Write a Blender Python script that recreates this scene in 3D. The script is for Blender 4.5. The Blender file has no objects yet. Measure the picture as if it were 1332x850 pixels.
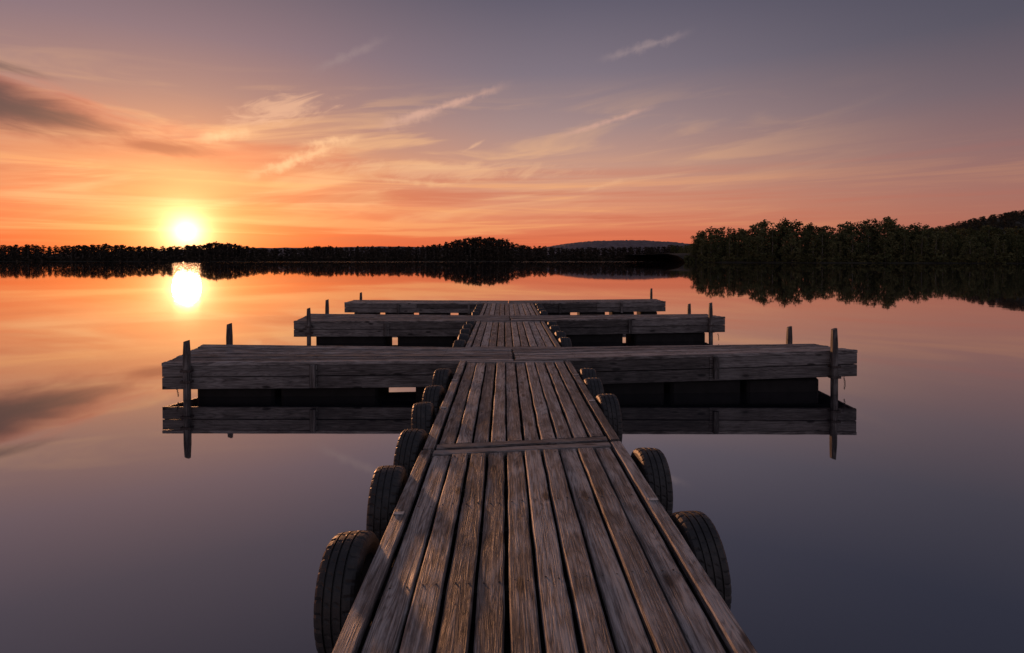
import bpy, math, random
import numpy as np
from mathutils import Vector, Matrix, noise as mnoise
random.seed(7); rng = np.random.default_rng(7)
scene = bpy.context.scene
def s2l(c):
    r=[]
    for v in c:
        v=v/255.0
        r.append(v/12.92 if v<=0.04045 else ((v+0.055)/1.055)**2.4)
    return (r[0],r[1],r[2],1.0)

# ---------------------------------------------------------------- node helper
class G:
    def __init__(s,nt): s.nt=nt; s.n=nt.nodes; s.l=nt.links
    def put(s,sock,v):
        if isinstance(v,bpy.types.NodeSocket): s.l.new(v,sock)
        else: sock.default_value=v
    def m(s,op,a,b=None,c=None,clamp=False):
        n=s.n.new('ShaderNodeMath'); n.operation=op; n.use_clamp=clamp
        s.put(n.inputs[0],a)
        if b is not None: s.put(n.inputs[1],b)
        if c is not None: s.put(n.inputs[2],c)
        return n.outputs[0]
    def mix(s,f,a,b,blend='MIX'):
        n=s.n.new('ShaderNodeMix'); n.data_type='RGBA'; n.blend_type=blend
        n.clamp_factor=True
        s.put(n.inputs[0],f); s.put(n.inputs[6],a); s.put(n.inputs[7],b)
        return n.outputs[2]
    def ss(s,v,a,b,lo=0.0,hi=1.0):
        n=s.n.new('ShaderNodeMapRange'); n.interpolation_type='SMOOTHSTEP'
        s.put(n.inputs[0],v); n.inputs[1].default_value=a; n.inputs[2].default_value=b
        n.inputs[3].default_value=lo; n.inputs[4].default_value=hi
        return n.outputs[0]
    def ramp(s,v,stops,interp='LINEAR'):
        n=s.n.new('ShaderNodeValToRGB'); cr=n.color_ramp; cr.interpolation=interp
        while len(cr.elements)<len(stops): cr.elements.new(0.5)
        for e,(p,c) in zip(cr.elements,stops): e.position=p; e.color=c
        s.put(n.inputs[0],v); return n.outputs[0]
    def comb(s,x,y,z):
        n=s.n.new('ShaderNodeCombineXYZ')
        s.put(n.inputs[0],x);s.put(n.inputs[1],y);s.put(n.inputs[2],z); return n.outputs[0]
    def noise(s,vec,scale,detail=4,rough=0.5,dist=0.0):
        n=s.n.new('ShaderNodeTexNoise')
        s.put(n.inputs['Vector'],vec); n.inputs['Scale'].default_value=scale
        n.inputs['Detail'].default_value=detail; n.inputs['Roughness'].default_value=rough
        n.inputs['Distortion'].default_value=dist
        return n.outputs[0]
    def vm(s,op,a,b=None,sc=None):
        n=s.n.new('ShaderNodeVectorMath'); n.operation=op
        s.put(n.inputs[0],a)
        if b is not None: s.put(n.inputs[1],b)
        if sc is not None: s.put(n.inputs['Scale'],sc)
        return n.outputs['Value'] if op in('DOT_PRODUCT','LENGTH') else n.outputs[0]

# ---------------------------------------------------------------- sky
SUN_AZ=-29.0; SUN_EL=2.45
w=bpy.data.worlds.new("sky"); scene.world=w; w.use_nodes=True
g=G(w.node_tree); g.n.clear()
out=g.n.new('ShaderNodeOutputWorld')
tc=g.n.new('ShaderNodeTexCoord'); D=tc.outputs['Generated']
sep=g.n.new('ShaderNodeSeparateXYZ'); g.l.new(D,sep.inputs[0])
x,y,z=sep.outputs
el=g.m('MULTIPLY',g.m('ARCSINE',z),180/math.pi)
az=g.m('MULTIPLY',g.m('ARCTAN2',x,y),180/math.pi)
PP=g.comb(az,el,1.0)
elp=g.m('DIVIDE',g.m('MAXIMUM',el,0.0),90.0)
def R(lst): return [(e/90.0,s2l(c)) for e,c in lst]
sunside=g.ramp(elp,R([(0,(210,60,42)),(2,(222,84,54)),(4.5,(228,116,76)),(8,(218,138,98)),(11,(192,132,110)),(14.5,(158,121,118)),(19,(128,108,120)),(25,(98,90,105)),(36,(66,64,79)),(60,(92,93,110)),(90,(104,106,122))]))
mid=g.ramp(elp,R([(0,(210,86,62)),(2,(218,110,78)),(5,(218,140,108)),(9,(198,148,128)),(13,(163,134,132)),(18,(124,112,124)),(25,(90,86,103)),(36,(61,61,77)),(60,(92,93,110)),(90,(104,106,122))]))
far=g.ramp(elp,R([(0,(168,98,84)),(3,(170,106,92)),(6,(156,108,101)),(9,(136,103,104)),(13,(110,94,103)),(18,(84,80,94)),(25,(64,65,83)),(36,(52,54,71)),(60,(88,90,110)),(90,(104,106,122))]))
back=g.ramp(elp,R([(0,(105,100,114)),(12,(136,122,132)),(30,(130,125,138)),(60,(112,111,126)),(90,(104,106,122))]))
da=g.m('ABSOLUTE',g.m('SUBTRACT',az,SUN_AZ))
da=g.m('MINIMUM',da,g.m('SUBTRACT',360.0,da))
col=g.mix(g.ss(da,5,34),sunside,mid)
col=g.mix(g.ss(da,34,76),col,far)
col=g.mix(g.ss(da,85,130),col,back)
nis=g.n.new('ShaderNodeTexSky'); nis.sky_type='NISHITA'; nis.sun_disc=False
nis.sun_elevation=math.radians(SUN_EL); nis.sun_rotation=math.radians(SUN_AZ)
nis.altitude=300; nis.dust_density=2.0
def lin(a,b,c): return g.vm('DOT_PRODUCT',PP,(a,b,c))
# thin haze and cirrus streaks
v1=g.comb(lin(0.05,0,0),lin(-0.045,0.42,0),0.0)
n1=g.noise(v1,1.0,4,0.58,0.9)
win=g.m('MULTIPLY',g.ss(el,2.0,6.0),g.ss(el,18.0,10.0))
win=g.m('MULTIPLY',win,g.ss(az,40,-8))
col=g.mix(g.m('MULTIPLY',g.m('MULTIPLY',g.ss(n1,0.45,0.68),win),0.6),col,s2l((246,188,134)))
v2=g.comb(lin(0.03,0,0),lin(0,0.75,0),4.0)
n2=g.noise(v2,1.0,4,0.6,0.6)
win2=g.m('MULTIPLY',g.ss(el,0.8,2.5),g.ss(el,11.0,6.0))
win2=g.m('MULTIPLY',win2,g.ss(az,38,0,0.25,1.0))
col=g.mix(g.m('MULTIPLY',g.m('MULTIPLY',g.ss(n2,0.48,0.66),win2),0.5),col,s2l((196,92,70)))
col=g.mix(g.m('MULTIPLY',g.m('MULTIPLY',g.ss(n2,0.5,0.34),win2),0.5),col,s2l((246,172,112)))
nc=g.m('SUBTRACT',g.noise(g.comb(lin(0.2,0,0),lin(0.10,0.85,0),2.0),1.0,4,0.58,0.5),0.5)
nc2=g.m('SUBTRACT',g.noise(g.comb(lin(0.28,0.28,0),lin(-0.35,1.0,0),5.0),1.0,5,0.62,0.9),0.5)
def cloud(caz,cel,ra,re,slope,c,st,nn,amp=1.5,ssa=1.15):
    global col
    dx=lin(1/ra,0,-caz/ra)
    dy=lin(-slope/re,1/re,(slope*caz-cel)/re)
    r=g.m('SQRT',g.m('MULTIPLY_ADD',dx,dx,g.m('MULTIPLY',dy,dy)))
    r=g.m('MULTIPLY_ADD',nn,amp,r)
    col=g.mix(g.ss(r,ssa,0.15,0.0,st),col,s2l(c))
cloud(-40,11.4,12,2.4,-0.06,(214,114,92),0.8,nc)
cloud(-26,9.4,14.0,1.0,0.0,(212,108,82),0.6,nc)
cloud(-20,10.3,7.0,0.6,0.02,(198,106,86),0.65,nc)
cloud(-43,11.6,10.5,2.0,-0.13,(112,68,74),1.0,nc,1.0,1.3)
cloud(-44,12.0,9.0,1.9,-0.13,(66,50,66),1.0,nc,0.9,1.25)
cloud(-45,14.6,7.5,0.6,-0.10,(74,62,78),1.0,nc,1.2)
cloud(-30.5,9.5,5.0,0.75,0.0,(150,72,70),1.0,nc,1.2)
cloud(-21.5,13.6,4.5,1.4,0.2,(224,174,144),0.75,nc2,2.4)
cloud(-6,8.8,13.0,1.0,0.0,(236,182,140),0.5,nc2,2.0)
nl=g.m('SUBTRACT',g.noise(g.vm('MULTIPLY',PP,(0.9,0.9,1.0)),1.0,3,0.6,0.2),0.5)
def trail(a0,e0,a1,e1,wd,c,st):
    global col
    ux,uy=a1-a0,e1-e0; L2=ux*ux+uy*uy; L=math.sqrt(L2)
    s_=lin(2*ux/L2,2*uy/L2,-2*(a0*ux+e0*uy)/L2-1)
    d=g.m('ABSOLUTE',lin(uy/L,-ux/L,(-a0*uy+e0*ux)/L))
    d=g.m('MULTIPLY_ADD',nl,wd*2.4,d)
    f=g.m('MULTIPLY',g.ss(d,wd*1.25,-wd*0.3),g.ss(g.m('ABSOLUTE',s_),1.08,0.25,0.0,st))
    col=g.mix(f,col,s2l(c))
trail(-12.6,12.7,0.8,17.2,0.42,(218,170,150),0.7)
trail(-13,12.5,-6,14.7,0.8,(214,168,148),0.45)
trail(4.6,11.9,15.2,14.7,0.28,(212,164,146),0.65)
trail(9.0,18.9,18.5,20.9,0.45,(156,136,138),0.65)
trail(-25,7.2,-14.2,11.7,0.6,(246,190,142),0.9)
trail(-28.5,10.4,-23.0,11.7,0.5,(244,190,144),0.9)
trail(-20,10.6,-13.6,11.8,0.4,(244,190,144),0.85)
trail(-4.4,10.5,-1.8,11.9,0.18,(230,178,142),0.6)
trail(7.6,6.7,12.5,8.0,0.28,(232,174,134),0.55)
trail(-14.5,8.0,-4.0,7.3,0.3,(244,190,140),0.5)
trail(-19,17.0,-11,21.0,0.5,(154,134,136),0.4)
# sun and its aureole
az_r=math.radians(SUN_AZ); el_r=math.radians(SUN_EL)
sd=Vector((math.sin(az_r)*math.cos(el_r),math.cos(az_r)*math.cos(el_r),math.sin(el_r)))
dt=g.vm('DOT_PRODUCT',D,tuple(sd))
th=g.m('MULTIPLY',g.m('ARCCOSINE',g.m('MINIMUM',dt,0.9999999)),180/math.pi)
def expo(v): return g.m('EXPONENT',v)
core=g.m('MULTIPLY',expo(g.m('DIVIDE',th,-0.85)),5.0)
halo=g.m('MULTIPLY',expo(g.m('DIVIDE',th,-3.4)),1.15)
wide=g.m('MULTIPLY',expo(g.m('DIVIDE',th,-9.5)),0.25)
def sc(c,f): return g.vm('SCALE',c,None,f)
tot=g.vm('ADD',col,sc((1.0,0.74,0.38),core))
tot=g.vm('ADD',tot,sc((1.0,0.48,0.14),halo))
tot=g.vm('ADD',tot,sc((1.0,0.40,0.13),wide))
bg=g.n.new('ShaderNodeBackground'); g.l.new(tot,bg.inputs[0]); bg.inputs[1].default_value=1.0
bg2=g.n.new('ShaderNodeBackground'); g.l.new(nis.outputs[0],bg2.inputs[0]); bg2.inputs[1].default_value=0.008
ad=g.n.new('ShaderNodeAddShader'); g.l.new(bg.outputs[0],ad.inputs[0]); g.l.new(bg2.outputs[0],ad.inputs[1])
g.l.new(ad.outputs[0],out.inputs[0])

sun=bpy.data.lights.new("sun",'SUN'); sun.energy=1.7; sun.angle=math.radians(2.2); sun.color=(1.0,0.44,0.20)
so=bpy.data.objects.new("sun",sun); scene.collection.objects.link(so)
so.rotation_euler=(-sd).to_track_quat('-Z','Y').to_euler()

# ---------------------------------------------------------------- materials
def newmat(name):
    m=bpy.data.materials.new(name); m.use_nodes=True
    gg=G(m.node_tree); b=gg.n['Principled BSDF']; return m,gg,b
def wood(name,axis,light=1.0,con=1.0):
    m,q,b=newmat(name)
    t=q.n.new('ShaderNodeTexCoord'); geo=q.n.new('ShaderNodeNewGeometry'); rnd=geo.outputs['Random Per Island']
    s=q.n.new('ShaderNodeSeparateXYZ'); q.l.new(t.outputs['Object'],s.inputs[0])
    X,Y,Z=s.outputs
    if axis=='Y': a,l,c=X,Y,Z
    elif axis=='X': a,l,c=Y,X,Z
    else: a,l,c=X,Z,Y
    off=q.m('MULTIPLY',rnd,37.0)
    def vec(sa,sl): return q.comb(q.m('MULTIPLY',q.m('ADD',a,off),sa),q.m('MULTIPLY',q.m('ADD',l,q.m('MULTIPLY',rnd,91.0)),sl),q.m('MULTIPLY',q.m('ADD',c,off),sa))
    fine=q.noise(vec(190,3.6),1.0,4,0.68,0.15)
    med=q.noise(vec(40,1.2),1.0,4,0.66,0.4)
    field=q.noise(vec(6.5,0.42),1.0,2,0.5,0.4)
    rings=q.m('ABSOLUTE',q.m('SINE',q.m('MULTIPLY',field,84.0)))
    rings=q.m('POWER',rings,0.8)
    vo=q.n.new('ShaderNodeTexVoronoi'); vo.inputs['Scale'].default_value=1.0
    q.l.new(vec(6.5,2.2),vo.inputs['Vector']); kd=vo.outputs['Distance']
    knot=q.ss(kd,0.20,0.06)
    big=q.noise(vec(5.0,2.2),1.0,5,0.68,0.4)
    wear=q.noise(vec(22,3.6),1.0,4,0.7,0.4)
    gsum=q.m('ADD',q.m('ADD',q.m('MULTIPLY',fine,0.50*con),q.m('MULTIPLY',med,0.44*con)),q.m('MULTIPLY',rings,0.12))
    gsum=q.m('ADD',gsum,(1-con)*0.45)
    gsum=q.m('ADD',gsum,q.m('MULTIPLY',q.m('SUBTRACT',big,0.5),0.50*con))
    gsum=q.m('ADD',gsum,q.m('MULTIPLY',q.m('SUBTRACT',wear,0.5),0.36*con))
    gsum=q.m('ADD',gsum,q.m('MULTIPLY',q.m('SUBTRACT',rnd,0.5),0.18))
    gsum=q.m('SUBTRACT',gsum,q.m('MULTIPLY',knot,0.3))
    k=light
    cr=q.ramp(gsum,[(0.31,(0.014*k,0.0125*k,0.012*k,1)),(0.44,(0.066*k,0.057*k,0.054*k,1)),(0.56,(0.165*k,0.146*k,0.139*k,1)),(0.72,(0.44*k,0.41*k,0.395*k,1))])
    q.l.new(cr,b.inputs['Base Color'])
    q.l.new(q.ss(fine,0.3,0.7,0.72,0.46),b.inputs['Roughness'])
    b.inputs['Specular IOR Level'].default_value=0.5
    bp=q.n.new('ShaderNodeBump'); bp.inputs['Strength'].default_value=1.0; bp.inputs['Distance'].default_value=0.008
    h=q.m('ADD',q.m('ADD',q.m('MULTIPLY',fine,0.6),q.m('MULTIPLY',med,0.7)),q.m('MULTIPLY',rings,0.12))
    h=q.m('ADD',h,q.m('MULTIPLY',wear,0.4))
    q.l.new(h,bp.inputs['Height']); q.l.new(bp.outputs[0],b.inputs['Normal'])
    return m
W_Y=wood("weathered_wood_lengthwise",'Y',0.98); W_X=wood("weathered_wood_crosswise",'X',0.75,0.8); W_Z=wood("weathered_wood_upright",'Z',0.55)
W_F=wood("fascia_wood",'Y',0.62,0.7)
def simple(name,c,rough=0.7,metal=0.0,var=0.3,scale=8.0,bump=0.0):
    m,q,b=newmat(name)
    t=q.n.new('ShaderNodeTexCoord'); n=q.noise(t.outputs['Object'],scale,5,0.6)
    lo=tuple(v*(1-var) for v in c)+(1,); hi=tuple(min(1,v*(1+var)) for v in c)+(1,)
    q.l.new(q.mix(q.ss(n,0.3,0.7),lo,hi),b.inputs['Base Color'])
    b.inputs['Roughness'].default_value=rough; b.inputs['Metallic'].default_value=metal
    if bump>0:
        bp=q.n.new('ShaderNodeBump'); bp.inputs['Strength'].default_value=bump; bp.inputs['Distance'].default_value=0.01
        q.l.new(n,bp.inputs['Height']); q.l.new(bp.outputs[0],b.inputs['Normal'])
    return m
M_dark=simple("shade_dark_joist_wood",(0.012,0.010,0.009),0.9)  # joists coloured near-black to paint shade into the gaps between deck boards
M_float=simple("pontoon_plastic",(0.009,0.008,0.008),0.85,0,0.4,6)  # dark plastic, blackened further to paint in the shade beneath the dock
M_steel=simple("rusty_steel",(0.07,0.055,0.05),0.65,0.3,0.5,30,0.3)
M_plate=simple("galvanised_plate",(0.5,0.48,0.45),0.5,0.3,0.3,40)
M_soil=simple("shore_ground",(0.022,0.022,0.014),1.0,0,0.4,0.05)
# rubber
m,q,b=newmat("tire_rubber"); M_rub=m
t=q.n.new('ShaderNodeTexCoord'); oi=q.n.new('ShaderNodeObjectInfo')
vv=q.vm('ADD',t.outputs['Object'],q.comb(q.m('MULTIPLY',oi.outputs['Random'],20.0),0.0,0.0))
n=q.noise(vv,9.0,6,0.65); n_f=q.noise(vv,90.0,4,0.6)
cc=q.ramp(n,[(0.3,(0.012,0.011,0.011,1)),(0.55,(0.028,0.026,0.025,1)),(0.78,(0.08,0.068,0.06,1))])
q.l.new(cc,b.inputs['Base Color']); b.inputs['Roughness'].default_value=0.5
bp=q.n.new('ShaderNodeBump'); bp.inputs['Strength'].default_value=0.35; bp.inputs['Distance'].default_value=0.004
q.l.new(n_f,bp.inputs['Height']); q.l.new(bp.outputs[0],b.inputs['Normal'])
# foliage
def foliage(name,c1,c2,c3):
    m,q,b=newmat(name); q.n.remove(b)
    at=q.n.new('ShaderNodeAttribute'); at.attribute_name='tint'
    geo=q.n.new('ShaderNodeNewGeometry')
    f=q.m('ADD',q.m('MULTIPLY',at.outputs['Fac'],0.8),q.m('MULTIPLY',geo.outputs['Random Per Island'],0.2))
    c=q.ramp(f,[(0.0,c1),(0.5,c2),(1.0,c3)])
    d=q.n.new('ShaderNodeBsdfDiffuse')
    q.l.new(c,d.inputs[0])
    q.l.new(d.outputs[0],q.n['Material Output'].inputs[0]); return m
M_leaf=foliage("forest_foliage",(0.035,0.042,0.020,1),(0.10,0.108,0.05,1),(0.20,0.19,0.09,1))
M_leaf2=foliage("far_forest_foliage",(0.030,0.025,0.022,1),(0.055,0.045,0.036,1),(0.09,0.072,0.052,1))
M_leaf3=foliage("hillside_foliage",(0.045,0.045,0.036,1),(0.07,0.07,0.055,1),(0.10,0.098,0.078,1))
M_bark=simple("bark",(0.18,0.16,0.135),0.9,0,0.5,3)
M_h1=simple("distant_hill_hazed_forest",(0.15,0.115,0.12),1.0,0,0.3,0.03); M_h2=simple("near_hill_forest",(0.06,0.058,0.045),1.0,0,0.3,0.03)  # distant hill: aerial haze put into a lighter base colour
# water
m,q,b=newmat("lake_water"); M_w=m
q.n.remove(b)
lp=q.n.new('ShaderNodeTexCoord'); P=lp.outputs['Object']
sp=q.n.new('ShaderNodeSeparateXYZ'); q.l.new(P,sp.inputs[0])
fr=q.n.new('ShaderNodeFresnel'); fr.inputs['IOR'].default_value=1.33
fac=q.m('ADD',q.m('MULTIPLY',q.m('POWER',fr.outputs[0],0.5),0.62),0.32,clamp=True)
gl=q.n.new('ShaderNodeBsdfGlossy'); gl.inputs['Color'].default_value=(0.97,0.96,0.96,1)
yb=q.m('ADD',sp.outputs[1],q.m('MULTIPLY',q.noise(P,0.006,2),160.0))
band=q.m('MULTIPLY',q.ss(yb,520,560),q.ss(yb,690,650))
band=q.m('MULTIPLY',band,q.ss(sp.outputs[0],-330,-150))
q.l.new(q.m('ADD',q.m('MULTIPLY',band,0.06),0.022),gl.inputs['Roughness'])
bp=q.n.new('ShaderNodeBump'); bp.inputs['Strength'].default_value=0.035; bp.inputs['Distance'].default_value=0.02
q.l.new(q.noise(P,0.9,2,0.4),bp.inputs['Height']); q.l.new(bp.outputs[0],gl.inputs['Normal'])
df=q.n.new('ShaderNodeBsdfDiffuse'); df.inputs[0].default_value=(0.010,0.012,0.017,1)
mx=q.n.new('ShaderNodeMixShader'); q.l.new(fac,mx.inputs[0]); q.l.new(df.outputs[0],mx.inputs[1]); q.l.new(gl.outputs[0],mx.inputs[2])
q.l.new(mx.outputs[0],q.n['Material Output'].inputs[0])

# ---------------------------------------------------------------- mesh helpers
def mesh_obj(name,V,F,mat,parent=None,smooth=False):
    me=bpy.data.meshes.new(name); me.from_pydata([tuple(v) for v in V],[],F); me.update()
    me.materials.append(mat)
    if smooth: me.polygons.foreach_set('use_smooth',[True]*len(me.polygons))
    o=bpy.data.objects.new(name,me); scene.collection.objects.link(o)
    if parent: o.parent=parent
    return o
class Geo:
    def __init__(s): s.V=[]; s.F=[]
    def plank(s,a0,a1,l0,l1,zt,th,axis='Y',ch=0.006,jit=0.0018,zf=None,seglen=0.25):
        """board with chamfered edges; l = length direction, a = across"""
        n=max(1,int(abs(l1-l0)/seglen)); base=len(s.V)
        zb=zt-th; ch=min(ch,abs(a1-a0)*.3,th*.3)
        sec=[(a0,zt-ch,1),(a0+ch,zt,1),(a1-ch,zt,2),(a1,zt-ch,2),(a1,zb+ch,2),(a1-ch,zb,2),(a0+ch,zb,1),(a0,zb+ch,1)]
        for i in range(n+1):
            l=l0+(l1-l0)*i/n
            j1=random.uniform(-jit,jit); j2=random.uniform(-jit,jit); jz=random.uniform(-jit,jit)*0.7
            for (a,z_,e) in sec:
                aa=a+(j1 if e==1 else j2); zz=z_+jz
                p=(aa,l) if axis=='Y' else (l,aa)
                if zf: zz+=zf(p[0],p[1])
                s.V.append((p[0],p[1],zz))
        for i in range(n):
            for k in range(8):
                a=base+i*8+k; b_=base+i*8+(k+1)%8
                s.F.append((a,a+8,b_+8,b_) if axis=='Y' else (a,b_,b_+8,a+8))
        c0=tuple(base+k for k in range(8)); c1=tuple(base+n*8+k for k in range(8))
        if axis=='Y': s.F.append(c0); s.F.append(c1[::-1])
        else: s.F.append(c0[::-1]); s.F.append(c1)
    def box(s,x0,x1,y0,y1,z0,z1,bev=0.0,zf=None):
        b=len(s.V); e=bev
        if e<=0:
            for z_ in(z0,z1):
                for p in((x0,y0),(x1,y0),(x1,y1),(x0,y1)): s.V.append((p[0],p[1],z_+(zf(*p) if zf else 0)))
            s.F+= [(b,b+3,b+2,b+1),(b+4,b+5,b+6,b+7)]+[(b+i,b+(i+1)%4,b+4+(i+1)%4,b+4+i) for i in range(4)]
        else:
            rings=[(z0,e),(z0+e,0),(z1-e,0),(z1,e)]
            for z_,k in rings:
                pts=[(x0+e,y0+k),(x1-e,y0+k),(x1-k,y0+e),(x1-k,y1-e),(x1-e,y1-k),(x0+e,y1-k),(x0+k,y1-e),(x0+k,y0+e)]
                for p in pts: s.V.append((p[0],p[1],z_+(zf(*p) if zf else 0)))
            s.F.append(tuple(b+i for i in range(7,-1,-1))); s.F.append(tuple(b+24+i for i in range(8)))
            for r in range(3):
                for i in range(8): s.F.append((b+r*8+i,b+r*8+(i+1)%8,b+(r+1)*8+(i+1)%8,b+(r+1)*8+i))
    def cyl(s,cx,cy,z0,z1,r,n=8,zf=None,top=0.8):
        b=len(s.V); o_=zf(cx,cy) if zf else 0
        for z_,rr in((z0,r),(z1,r*top)):
            for i in range(n):
                a=2*math.pi*i/n; s.V.append((cx+rr*math.cos(a),cy+rr*math.sin(a),z_+o_))
        for i in range(n): s.F.append((b+i,b+(i+1)%n,b+n+(i+1)%n,b+n+i))
        s.F.append(tuple(b+n+i for i in range(n)))

dock=bpy.data.objects.new("wooden_dock",None); scene.collection.objects.link(dock)

def place(o,loc,rz): o.location=loc; o.rotation_euler=(0,0,rz)

def deck(tag,loc,rz,L,Wd,n,thick,zf,skew0=0.0,skew1=0.0,gap=0.021,rail=0.085,endboards=True,cross_floats=None,fascia_split=None):
    """local y = length 0..L, local x = 0..Wd, z=0 is nominal deck level"""
    def sk(x_,y_):
        return y_+(skew0*(1-y_/L)+skew1*(y_/L))*(x_/Wd)
    def fin(G_,name,mat):
        V=[(v[0],sk(v[0],v[1]),v[2]) for v in G_.V]
        o=mesh_obj(name+"_"+tag,V,G_.F,mat,dock); place(o,loc,rz); return o
    A=Geo(); eb=0.095 if endboards else 0.0
    A.plank(0,rail,0,L,0.004,0.05,zf=zf); A.plank(Wd-rail,Wd,0,L,0.004,0.05,zf=zf)
    inner=Wd-2*rail-2*gap; pw=inner/n
    S=Geo()
    for i in range(n):
        x0=rail+gap+i*pw+gap*random.uniform(.3,.65); x1=rail+gap+(i+1)*pw-gap*random.uniform(.3,.65)
        dz=random.uniform(-0.007,0.005)
        A.plank(x0,x1,eb+gap*random.uniform(.6,1.6),L-eb-gap*random.uniform(.6,1.6),dz,0.045,zf=zf,jit=0.0035,ch=0.008)
        ys=[eb+0.07]+[eb+0.07+(L-2*eb-0.14)*k/max(1,round(L/0.95)) for k in range(1,round(L/0.95)+1)]
        for yy in ys:
            for xx in(x0+0.03,x1-0.03):
                S.cyl(xx+random.uniform(-.006,.006),yy+random.uniform(-.01,.01),dz-0.002,dz+0.0022,0.0055,7,zf)
    fin(A,"deck_boards",W_Y); fin(S,"screws",M_steel)
    if endboards:
        E=Geo(); E.plank(0,eb,rail+gap,Wd-rail-gap,0.002,0.05,axis='X',zf=zf)
        E.plank(L-eb,L,rail+gap,Wd-rail-gap,0.002,0.05,axis='X',zf=zf); fin(E,"end_boards",W_X)
    Fz=Geo(); h1=thick*0.5-0.004; spl=fascia_split or [0,L]
    for a,bb in zip(spl[:-1],spl[1:]):
        for xs in((0.004,0.052),(Wd-0.052,Wd-0.004)):
            Fz.plank(xs[0],xs[1],a+0.003,bb-0.003,-0.049,h1-0.03,zf=zf)
            Fz.plank(xs[0]+random.uniform(-.004,.004),xs[1]+random.uniform(-.004,.004),a+0.003,bb-0.003,-0.052-h1+0.03-0.008,h1-0.01,zf=zf)
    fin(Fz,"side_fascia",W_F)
    Ez=Geo()
    for ys in((0.004,0.05),(L-0.05,L-0.004)):
        Ez.plank(ys[0],ys[1],0.055,Wd-0.055,-0.054,h1-0.03,axis='X',zf=zf)
        Ez.plank(ys[0],ys[1],0.055,Wd-0.055,-0.06-h1+0.03,h1-0.012,axis='X',zf=zf)
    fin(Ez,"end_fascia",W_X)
    J=Geo()
    k=max(2,round(L/0.6))
    for i in range(k+1):
        yy=0.09+(L-0.22)*i/k
        J.box(0.056,Wd-0.056,yy,yy+0.05,-0.2,-0.053,zf=zf)
    for xs in (0.3,0.62): J.box(Wd*xs,Wd*xs+0.05,0.06,L-0.06,-thick+0.06,-0.205,zf=zf)
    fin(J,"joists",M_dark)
    Fl=Geo()
    wl=-loc[2]
    for (a,bb) in cross_floats:
        Fl.box(0.16,Wd-0.10,a,bb,wl-0.25,-thick+0.055,0.04)
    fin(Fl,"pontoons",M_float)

Z=0.55
WX=-0.665; WW=1.64
deck("walkway_a",(WX,-3.0,Z),0,7.33,WW,10,0.30,lambda a,l:-0.02*max(0,(l-3)/4.3),0,0.22,cross_floats=[(0.3,1.5),(2.6,3.8),(5.4,6.8)])
deck("walkway_b",(WX+0.01,4.38,Z),0,3.86,WW-0.01,10,0.30,lambda a,l:-0.02*(1-l/3.86),0.22,0.0,cross_floats=[(0.4,1.2),(2.4,3.3)])
deck("walkway_c",(WX-0.005,9.52,Z),0,4.16,WW,10,0.30,lambda a,l:0.0,0,0,cross_floats=[(0.5,1.4),(2.6,3.6)])
deck("walkway_d",(WX-0.005,15.0,Z),0,4.1,WW,10,0.30,lambda a,l:0.02*l/4.1,0,0,cross_floats=[(0.5,1.4),(2.6,3.6)])

def arm(tag,x0,yf,x1,yf1,wid,H,thick,floats,n=8):
    """H = heights (front x0, back x0, front x1, back x1) ; local +x points to the camera (front = local x wid)"""
    L=math.hypot(x1-x0,yf1-yf); ang=math.atan2(yf1-yf,x1-x0)
    rz=-math.pi/2+ang
    def zf(a,l):
        f=a/wid; t=l/L
        return (H[0]*f+H[1]*(1-f))*(1-t)+(H[2]*f+H[3]*(1-f))*t-Z
    loc=(x0-math.sin(ang)*wid, yf+math.cos(ang)*wid, Z)
    deck(tag,loc,rz,L,wid,n,thick,zf,0,0,gap=0.014,rail=0.09,endboards=False,cross_floats=floats,fascia_split=[0,L*0.44 if x0<0 else L*0.56,L])
arm("arm_a_left",-5.06,8.27,0.135,8.28,1.17,(0.52,0.625,0.55,0.552),0.38,[(0.45,1.6),(1.7,3.15),(3.72,5.0)])
arm("arm_a_right",0.165,8.29,5.44,8.50,1.17,(0.55,0.552,0.655,0.58),0.39,[(0.2,2.3),(2.4,3.5),(3.6,4.75)])
arm("arm_b_left",-5.13,13.72,0.135,13.73,1.2,(0.55,0.62,0.56,0.56),0.37,[(0.5,2.2),(2.5,3.9),(4.3,5.0)])
arm("arm_b_right",0.165,13.73,5.52,13.95,1.2,(0.56,0.56,0.62,0.575),0.37,[(0.2,0.9),(1.2,2.8),(3.1,4.9)])
arm("arm_c_left",-5.42,19.15,0.135,19.15,1.2,(0.60,0.60,0.57,0.57),0.33,[(0.3,1.0),(1.35,2.2),(2.5,3.5),(3.85,4.6),(4.85,5.3)])
arm("arm_c_right",0.165,19.15,5.52,19.2,1.2,(0.57,0.57,0.62,0.62),0.33,[(0.2,0.8),(1.2,2.1),(2.45,3.3),(3.6,4.3),(4.6,5.1)])

# mooring posts
def post(i,x_,y_,top,bot=-0.6,wd=0.085,lean=0.0):
    q_=Geo(); n=7
    for k in range(n+1):
        z_=bot+(top-bot)*k/n; s_=wd/2*(1.0 if k<n else 0.82); ox=lean*(z_)+random.uniform(-.002,.002)
        c_=0.012
        for p in((-s_+c_,-s_),(s_-c_,-s_),(s_,-s_+c_),(s_,s_-c_),(s_-c_,s_),(-s_+c_,s_),(-s_,s_-c_),(-s_,-s_+c_)):
            q_.V.append((p[0]+ox,p[1],z_+ (0.012*p[0]/s_ if k==n else 0)))
    for k in range(n):
        for j in range(8): q_.F.append((k*8+j,k*8+(j+1)%8,(k+1)*8+(j+1)%8,(k+1)*8+j))
    q_.F.append(tuple(n*8+j for j in range(8)))
    o=mesh_obj("mooring_post_%d"%i,q_.V,q_.F,W_Z,dock); o.location=(x_,y_,0)
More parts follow.
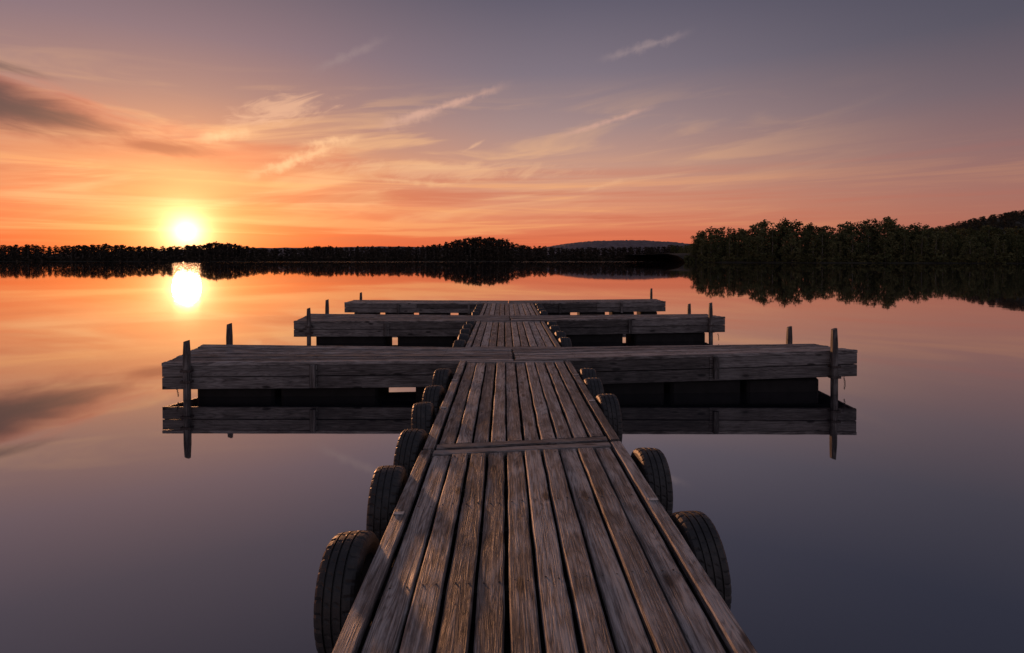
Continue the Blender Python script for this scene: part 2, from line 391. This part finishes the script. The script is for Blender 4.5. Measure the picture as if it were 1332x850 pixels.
P_=[(-4.66,8.215,0.86),(-4.66,9.51,0.965),(5.04,8.42,0.995),(5.0,9.74,0.87),
    (-4.74,13.665,0.875),(-4.72,15.0,0.985),(5.13,13.87,0.975),(5.02,15.22,0.845),
    (-5.18,20.42,0.865),(5.33,20.42,1.0)]
leans=[0.0,0.004,-0.012,0.01,-0.004,0.01,-0.01,0.008,0.0,0.01]
for i,(a,b_,c) in enumerate(P_): post(i+1,a,b_,c,lean=leans[i])
B=Geo()
for (x_,yf,zt) in [(-2.83,8.235,0.50),(3.2,8.36,0.585),(0.15,8.25,0.52),(-2.9,13.69,0.53),(3.1,13.81,0.57),(-1.2,19.12,0.55),(1.9,19.12,0.57),(4.0,19.14,0.58),(-3.6,19.12,0.57)]:
    B.box(x_-0.04,x_+0.04,yf-0.03,yf+0.03,zt-0.34,zt+0.0,0.006)
mesh_obj("battens",B.V,B.F,W_Z,dock)
K=Geo()
for (a,b_,c) in P_[:8]:
    for zz in(0.26,0.42):
        yy=b_-0.05
        K.box(a-0.075,a+0.075,yy-0.006,yy+0.004,zz-0.018,zz+0.018,0.003)
        for sx in(-1,1): K.box(a+sx*0.068-0.005,a+sx*0.068+0.005,yy+0.006,yy+0.1,zz-0.018,zz+0.018)
mesh_obj("steel_brackets",K.V,K.F,M_steel,dock)
Pl=Geo()
for (xx,yy) in[(-0.660,3.18),(0.905,3.36),(-0.655,5.6),(0.905,5.85),(0.905,7.2),(-0.655,6.9)]:
    zz=Z+0.004-0.02*max(0,(yy)/4.3 if yy<4.3 else (8.2-yy)/3.86)
    Pl.box(xx,xx+0.062,yy,yy+0.034,zz+0.001,zz+0.006,0.0015)
mesh_obj("tire_strap_plates",Pl.V,Pl.F,M_plate,dock)
C=Geo()
def torus(G_,cx,cy,cz,R_,r_,ax,n=12,mm=6,stretch=1.4):
    b=len(G_.V)
    for i in range(n):
        a=2*math.pi*i/n
        for j in range(mm):
            t=2*math.pi*j/mm; rr=R_+r_*math.cos(t)
            u,v_,w_=rr*math.cos(a),rr*math.sin(a)*stretch,r_*math.sin(t)
            p=(u,w_,v_) if ax==0 else (w_,u,v_)
            G_.V.append((cx+p[0],cy+p[1],cz+p[2]))
    for i in range(n):
        for j in range(mm):
            G_.F.append((b+i*mm+j,b+i*mm+(j+1)%mm,b+((i+1)%n)*mm+(j+1)%mm,b+((i+1)%n)*mm+j))
for (cx,cy,z0,kk) in[(-4.80,8.2,0.16,4),(5.17,8.40,0.26,6),(5.3,13.85,0.2,5)]:
    for k in range(kk): torus(C,cx+0.02*math.sin(k*0.5),cy,z0-k*0.034,0.011,0.0035,k%2)
mesh_obj("mooring_chains",C.V,C.F,M_steel,dock,True)

# ---------------------------------------------------------------- tires
def tire_mesh():
    Ro=0.315; wd=0.205; NS=150
    h=wd/2
    prof=[(-h*0.70,0.195,0),(-h*0.86,0.20,0),(-h*0.97,0.222,0),(-h*1.03,0.25,0),(-h*1.0,0.275,0),(-h*0.93,0.296,2),(-h*0.80,0.308,2),
          (-h*0.60,0.3125,2),(-h*0.50,0.3135,0),(-h*0.485,0.304,0),(-h*0.41,0.304,0),(-h*0.395,0.3145,0),(-h*0.25,0.315,1),(-h*0.09,0.315,0),(-h*0.075,0.305,0),
          (h*0.0,0.305,0),(h*0.015,0.315,0),(h*0.2,0.315,1),(h*0.36,0.3145,0),(h*0.375,0.304,0),(h*0.455,0.304,0),(h*0.47,0.3138,0),(h*0.60,0.3125,2),(h*0.80,0.308,2),(h*0.93,0.296,2),
          (h*1.0,0.275,0),(h*1.03,0.25,0),(h*0.97,0.222,0),(h*0.86,0.20,0),(h*0.70,0.195,0),
          (h*0.68,0.21,0),(h*0.85,0.235,0),(h*0.86,0.27,0),(h*0.6,0.292,0),(0,0.297,0),(-h*0.6,0.292,0),(-h*0.86,0.27,0),(-h*0.85,0.235,0),(-h*0.68,0.21,0)]
    V=[];F=[];n=len(prof)
    for i in range(NS):
        a=2*math.pi*i/NS
        for (ax,r,fl) in prof:
            rr=r
            if fl==2 and i%5==0: rr-=0.007
            if fl==1 and i%5==2: rr-=0.005
            V.append((ax,rr*math.cos(a),rr*math.sin(a)))
    for i in range(NS):
        for j in range(n):
            F.append((i*n+j,i*n+(j+1)%n,((i+1)%NS)*n+(j+1)%n,((i+1)%NS)*n+j))
    me=bpy.data.meshes.new("tire"); me.from_pydata(V,[],F); me.update(); me.materials.append(M_rub)
    import bmesh
    bm=bmesh.new(); bm.from_mesh(me); bmesh.ops.recalc_face_normals(bm,faces=bm.faces); bm.to_mesh(me); bm.free()
    return me
TM=tire_mesh()
def tire(x_,y_,z_,s=1.0):
    o=bpy.data.objects.new("tire",TM); scene.collection.objects.link(o)
    o.location=(x_,y_,z_); o.scale=(s,s,s)
    o.rotation_euler=(random.uniform(0,6.28),random.uniform(-0.10,0.10),random.uniform(-0.07,0.07))
for (yy,zz,s) in[(2.80,0.28,1.0),(3.80,0.275,1.0),(4.72,0.27,.98),(5.62,0.275,1.0),(6.42,0.28,0.97),(7.4,0.28,1.0)]:
    tire(-0.665-0.13-random.uniform(0,0.02),yy,zz,s)
for (yy,zz,s) in[(3.10,0.265,.94),(4.16,0.285,.97),(5.93,0.28,1.0),(6.8,0.275,1.0),(7.4,0.28,1.0)]:
    tire(0.975+0.125+random.uniform(0,0.02),yy,zz,s)
for yy in(10.0,10.85,11.7,12.55,13.2): tire(-0.80,yy,0.30)
for yy in(10.3,11.2,12.2,13.1): tire(1.11,yy,0.30)
for yy in(15.6,16.5,17.4,18.3): tire(-0.80,yy,0.30)
for yy in(15.8,16.7,17.6,18.5): tire(1.11,yy,0.30)

# ---------------------------------------------------------------- water and land
wv=[(-9000,-3000,0),(9000,-3000,0),(9000,12000,0),(-9000,12000,0)]
mesh_obj("lake_water",wv,[(0,1,2,3)],M_w)
shore=[(-9000,200),(-3000,300),(-1200,560),(-700,640),(-300,660),(0,650),(190,640),(165,500),(140,425),(200,352),(274,305),(450,285),(1200,270),(9000,200)]
sp2=[]
for (a,b_),(c,d) in zip(shore[:-1],shore[1:]):
    L=math.hypot(c-a,d-b_); n=max(1,int(min(L,1500)/12))
    for i in range(n):
        t=i/n; xx=a+(c-a)*t; yy=b_+(d-b_)*t
        sp2.append((xx,yy+5*mnoise.noise(Vector((xx*0.02,yy*0.02,0)))))
sp2.append(shore[-1])
n=len(sp2); LV=[];LF=[]
for (dy,zz) in ((0,-0.3),(1.5,0.35),(12,1.5),(30,5.0),(60,7.5)):
    for (a,b_) in sp2: LV.append((a,b_+dy,zz+(0.8*mnoise.noise(Vector((a*0.05,b_*0.05,dy))) if dy>10 else 0)))
for (a,b_) in sp2: LV.append((a*1.1,11500,7.0))
for r in range(5):
    for i in range(n-1): LF.append((r*n+i,r*n+i+1,(r+1)*n+i+1,(r+1)*n+i))
mesh_obj("shore_ground",LV,LF,M_soil)
def gz(d): return float(np.interp(d,[0,1.5,12,30,60],[-0.3,0.35,1.5,5,7.5]))-0.5

def hill(cx,cy,sx,sy,H,mat,canopy,nx=260,ny=50,ridge=0.25,pw=2):
    V=[];F=[]
    for j in range(ny):
        for i in range(nx):
            u=-2.6+5.2*i/(nx-1); v_=-2.6+5.2*j/(ny-1)
            X_=cx+u*sx; Y_=cy+v_*sy
            e=math.exp(-0.5*(abs(u)**pw+v_*v_))
            h=H*e*(1+ridge*mnoise.noise(Vector((u*1.1+cx,v_*1.1,0.3)))+0.3*ridge*mnoise.noise(Vector((u*4,v_*4,cx))))
            h+=canopy*(mnoise.noise(Vector((X_*0.09,Y_*0.09,0)))*0.6+random.uniform(-.5,.5))*min(1,e*6)
            V.append((X_,Y_,h))
    for j in range(ny-1):
        for i in range(nx-1):
            a=j*nx+i; F.append((a,a+1,a+nx+1,a+nx))
    return mesh_obj("hill",V,F,mat)
hill(720,3300,520,400,112,M_h1,4,pw=3,ridge=0.12)
hill(-900,3600,1500,400,88,M_h1,4)
hill(1800,3600,700,400,100,M_h1,4)
def hillz(x_,y_): 
    return 104*math.exp(-0.5*(((x_-1150)/290)**2+((y_-1080)/230)**2))
hill(1150,1080,290,230,100,M_h2,4,200,80,0.0)

# ---------------------------------------------------------------- trees (numpy templates)
def template(nclump,nleaf,leaf,kind):
    """unit-height tree; returns verts, quads(as idx), tint per face, mat per face"""
    V=[];F=[];T=[];Mi=[]
    def tube(p0,p1,r0,r1,n=5):
        p0=np.array(p0);p1=np.array(p1); d=p1-p0; d=d/np.linalg.norm(d)
        u=np.cross(d,[0.3,1,0.1]); u/=np.linalg.norm(u); v=np.cross(d,u); b=len(V)
        for p,r in((p0,r0),(p1,r1)):
            for i in range(n):
                a=2*math.pi*i/n; V.append(p+r*(u*math.cos(a)+v*math.sin(a)))
        for i in range(n): F.append((b+i,b+(i+1)%n,b+n+(i+1)%n,b+n+i)); T.append(0.5); Mi.append(1)
    wd={'round':0.30,'tall':0.19,'spruce':0.18,'shrub':0.6}[kind]
    base={'round':0.12,'tall':0.14,'spruce':0.05,'shrub':0.0}[kind]
    if kind!='shrub':
        bend=rng.uniform(-0.03,0.03,2)
        tube((0,0,-0.02),(bend[0],bend[1],0.45),0.014,0.010); tube((bend[0],bend[1],0.45),(bend[0]*1.5,bend[1],0.88),0.010,0.003)
    for c in range(nclump):
        hz=base+(0.93-base)*((c+rng.uniform(0,1))/nclump)
        t=(hz-base)/(0.95-base)
        if kind=='spruce': prof=(1-t)*0.95+0.06
        elif kind=='shrub': prof=math.sqrt(max(0.05,1-t*t))
        else: prof=math.sqrt(max(0.05,1-abs(2*t-0.85)**2.2*0.8))
        a=c*2.4+rng.uniform(-.6,.6); rr=wd*prof*rng.uniform(0.15,0.8)
        cc=np.array([rr*math.cos(a),rr*math.sin(a),hz])
        if kind!='shrub' and rng.random()<0.5: tube((0,0,max(0.1,hz-0.15)),tuple(cc),0.005,0.002,4)
        cr=wd*rng.uniform(0.36,0.6)*(0.55+0.45*prof); tint=rng.uniform(0.1,0.9)
        for k in range(nleaf):
            d=rng.normal(size=3); d/=np.linalg.norm(d); p=cc+d*cr*rng.uniform(0.35,1.05)*np.array([1,1,0.8])
            if p[2]<0.0: p[2]=abs(p[2])*0.3
            u=rng.normal(size=3); u/=np.linalg.norm(u); v=np.cross(u,rng.normal(size=3)); v/=np.linalg.norm(v)
            s_=leaf*rng.uniform(0.5,1.1); b=len(V)
            V.extend([p-u*s_,p-v*s_*0.8,p+u*s_,p+v*s_*0.8]); F.append((b,b+1,b+2,b+3))
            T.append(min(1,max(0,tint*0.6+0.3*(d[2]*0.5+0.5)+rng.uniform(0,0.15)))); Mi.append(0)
    return np.array(V),np.array(F),np.array(T),np.array(Mi)
def build_forest(name,temps,places,mats):
    Vs=[];Fs=[];Ts=[];Ms=[];off=0
    for (x_,y_,z_,h,wf,ti) in places:
        V,F,T,Mi=temps[ti]
        a=rng.uniform(0,2*math.pi); c,s_=math.cos(a),math.sin(a)
        P=np.empty_like(V); P[:,0]=(V[:,0]*c-V[:,1]*s_)*h*wf+x_; P[:,1]=(V[:,0]*s_+V[:,1]*c)*h*wf+y_; P[:,2]=V[:,2]*h+z_
        Vs.append(P);Fs.append(F+off);off+=len(V)
        Ts.append(np.clip(T*0.75+rng.uniform(-0.15,0.35),0,1));Ms.append(Mi)
    V=np.concatenate(Vs);F=np.concatenate(Fs);T=np.concatenate(Ts);Mi=np.concatenate(Ms)
    me=bpy.data.meshes.new(name); me.vertices.add(len(V)); me.vertices.foreach_set('co',V.astype(np.float32).ravel())
    me.loops.add(F.size); me.loops.foreach_set('vertex_index',F.astype(np.int32).ravel())
    me.polygons.add(len(F)); me.polygons.foreach_set('loop_start',(np.arange(len(F))*4).astype(np.int32)); me.polygons.foreach_set('loop_total',np.full(len(F),4,np.int32))
    me.polygons.foreach_set('material_index',Mi.astype(np.int32))
    for mm in mats: me.materials.append(mm)
    me.update(calc_edges=True); me.validate()
    at=me.attributes.new('tint','FLOAT','FACE'); at.data.foreach_set('value',T.astype(np.float32))
    o=bpy.data.objects.new(name,me); scene.collection.objects.link(o); return o
near_t=[template(17,62,0.027,'round') for _ in range(4)]+[template(16,50,0.024,'tall') for _ in range(3)]+[template(15,44,0.024,'spruce') for _ in range(2)]+[template(7,30,0.13,'shrub') for _ in range(2)]
far_t=[template(10,34,0.046,'round') for _ in range(4)]+[template(10,28,0.038,'tall') for _ in range(2)]+[template(9,24,0.036,'spruce') for _ in range(2)]+[template(6,16,0.20,'shrub') for _ in range(2)]

def shore_y(x_,lst):
    for (a,b_),(c,d) in zip(lst[:-1],lst[1:]):
        if a<=x_<=c: return b_+(d-b_)*(x_-a)/(c-a)
    return lst[-1][1]
def interp(lst,v): 
    return float(np.interp(v,[p[0] for p in lst],[p[1] for p in lst]))
R_prof=[(0.30,0.034),(0.34,0.050),(0.40,0.062),(0.43,0.060),(0.455,0.072),(0.50,0.070),(0.54,0.068),(0.565,0.062),(0.60,0.062),(0.63,0.068),(0.68,0.080),(0.705,0.076),(0.735,0.062),(0.78,0.058),(0.85,0.058),(0.90,0.060),(0.95,0.060),(1.5,0.062)]
rs=[(138,428),(200,355),(274,308),(450,288),(900,276)]
pl=[]
def sizef():
    r=rng.random()
    return rng.uniform(0.66,0.9) if r<0.55 else rng.uniform(0.9,1.06)
for row in range(6):
    x_=138+row*3
    while x_<500:
        x_+=rng.uniform(2.8,5.6)*(1+0.12*row)
        d_=5+row*8+rng.uniform(-3,3); y_=shore_y(x_,rs)+d_
        zb=gz(d_)
        lf=1+0.10*mnoise.noise(Vector((x_*0.06,row*0.7,3)))
        h=(interp(R_prof,x_/y_)*y_+2.0-zb)*lf*(sizef() if row>1 else rng.uniform(0.5,0.85))
        pl.append((x_,y_,zb,h,rng.uniform(0.9,1.3),int(rng.integers(0,9))))
x_=136
while x_<500:
    x_+=rng.uniform(1.5,3.5); y_=shore_y(x_,rs)+2.5+rng.uniform(-1,1)
    pl.append((x_,y_,0.1,rng.uniform(2.5,6),1.2,int(rng.integers(9,11))))
for k in range(110):
    t=rng.uniform(0,1); y_=430+t*215; x_=145+t*45+rng.uniform(2,70)
    pl.append((x_,y_,0.4,(0.033*y_)*rng.uniform(0.6,1.0),1.1,int(rng.integers(0,9))))
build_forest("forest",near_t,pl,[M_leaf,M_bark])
L_prof=[(-1.6,0.02),(-0.89,0.027),(-0.80,0.025),(-0.74,0.027),(-0.64,0.025),(-0.56,0.0245),(-0.53,0.028),(-0.505,0.033),(-0.48,0.030),(-0.455,0.027),(-0.43,0.022),(-0.37,0.0205),(-0.30,0.024),(-0.21,0.025),(-0.13,0.026),(-0.09,0.037),(-0.05,0.043),(0.005,0.037),(0.045,0.026),(0.13,0.021),(0.2,0.023),(0.26,0.025),(0.32,0.028)]
ls=[(-3000,310),(-1200,563),(-700,643),(-300,663),(0,653),(190,643)]
pl=[]
for row in range(5):
    x_=-1250
    while x_<205:
        x_+=rng.uniform(3.6,6.6)*(1+0.15*row); d_=4+row*10+rng.uniform(-3,3); y_=shore_y(x_,ls)+d_; zb=gz(d_)
        lf=1+0.16*mnoise.noise(Vector((x_*0.025,row*0.3,8)))
        h=(interp(L_prof,x_/y_)*y_+2.0-zb)*lf*(rng.uniform(0.84,1.02) if row>0 else rng.uniform(0.5,0.8))
        pl.append((x_,y_,zb,h,rng.uniform(1.1,1.5),int(rng.integers(0,8))))
x_=-1250
while x_<205:
    x_+=rng.uniform(2.5,5); pl.append((x_,shore_y(x_,ls)+2,0.1,rng.uniform(3,7),1.4,int(rng.integers(8,10))))
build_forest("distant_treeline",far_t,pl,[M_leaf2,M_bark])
pl=[]
for k in range(2600):
    x_=rng.uniform(560,1300); y_=rng.uniform(620,1110); z_=hillz(x_,y_)
    if z_<4 or x_/y_>1.15: continue
    pl.append((x_,y_,z_-3,rng.uniform(9,12),1.8,int(rng.integers(0,4))))
build_forest("hillside_forest",far_t,pl,[M_leaf3,M_bark])

# ---------------------------------------------------------------- camera
cam=bpy.data.cameras.new("camera"); cam.lens=20.0; cam.sensor_width=36; cam.clip_start=0.05; cam.clip_end=30000
cam.shift_y=-0.0556
co=bpy.data.objects.new("camera",cam); scene.collection.objects.link(co)
co.location=(0,-0.17,2.05)
co.rotation_euler=(math.radians(90-1.0),0,math.radians(-0.77))
scene.camera=co
scene.view_settings.view_transform='Standard'; scene.view_settings.look='None'; scene.view_settings.exposure=0
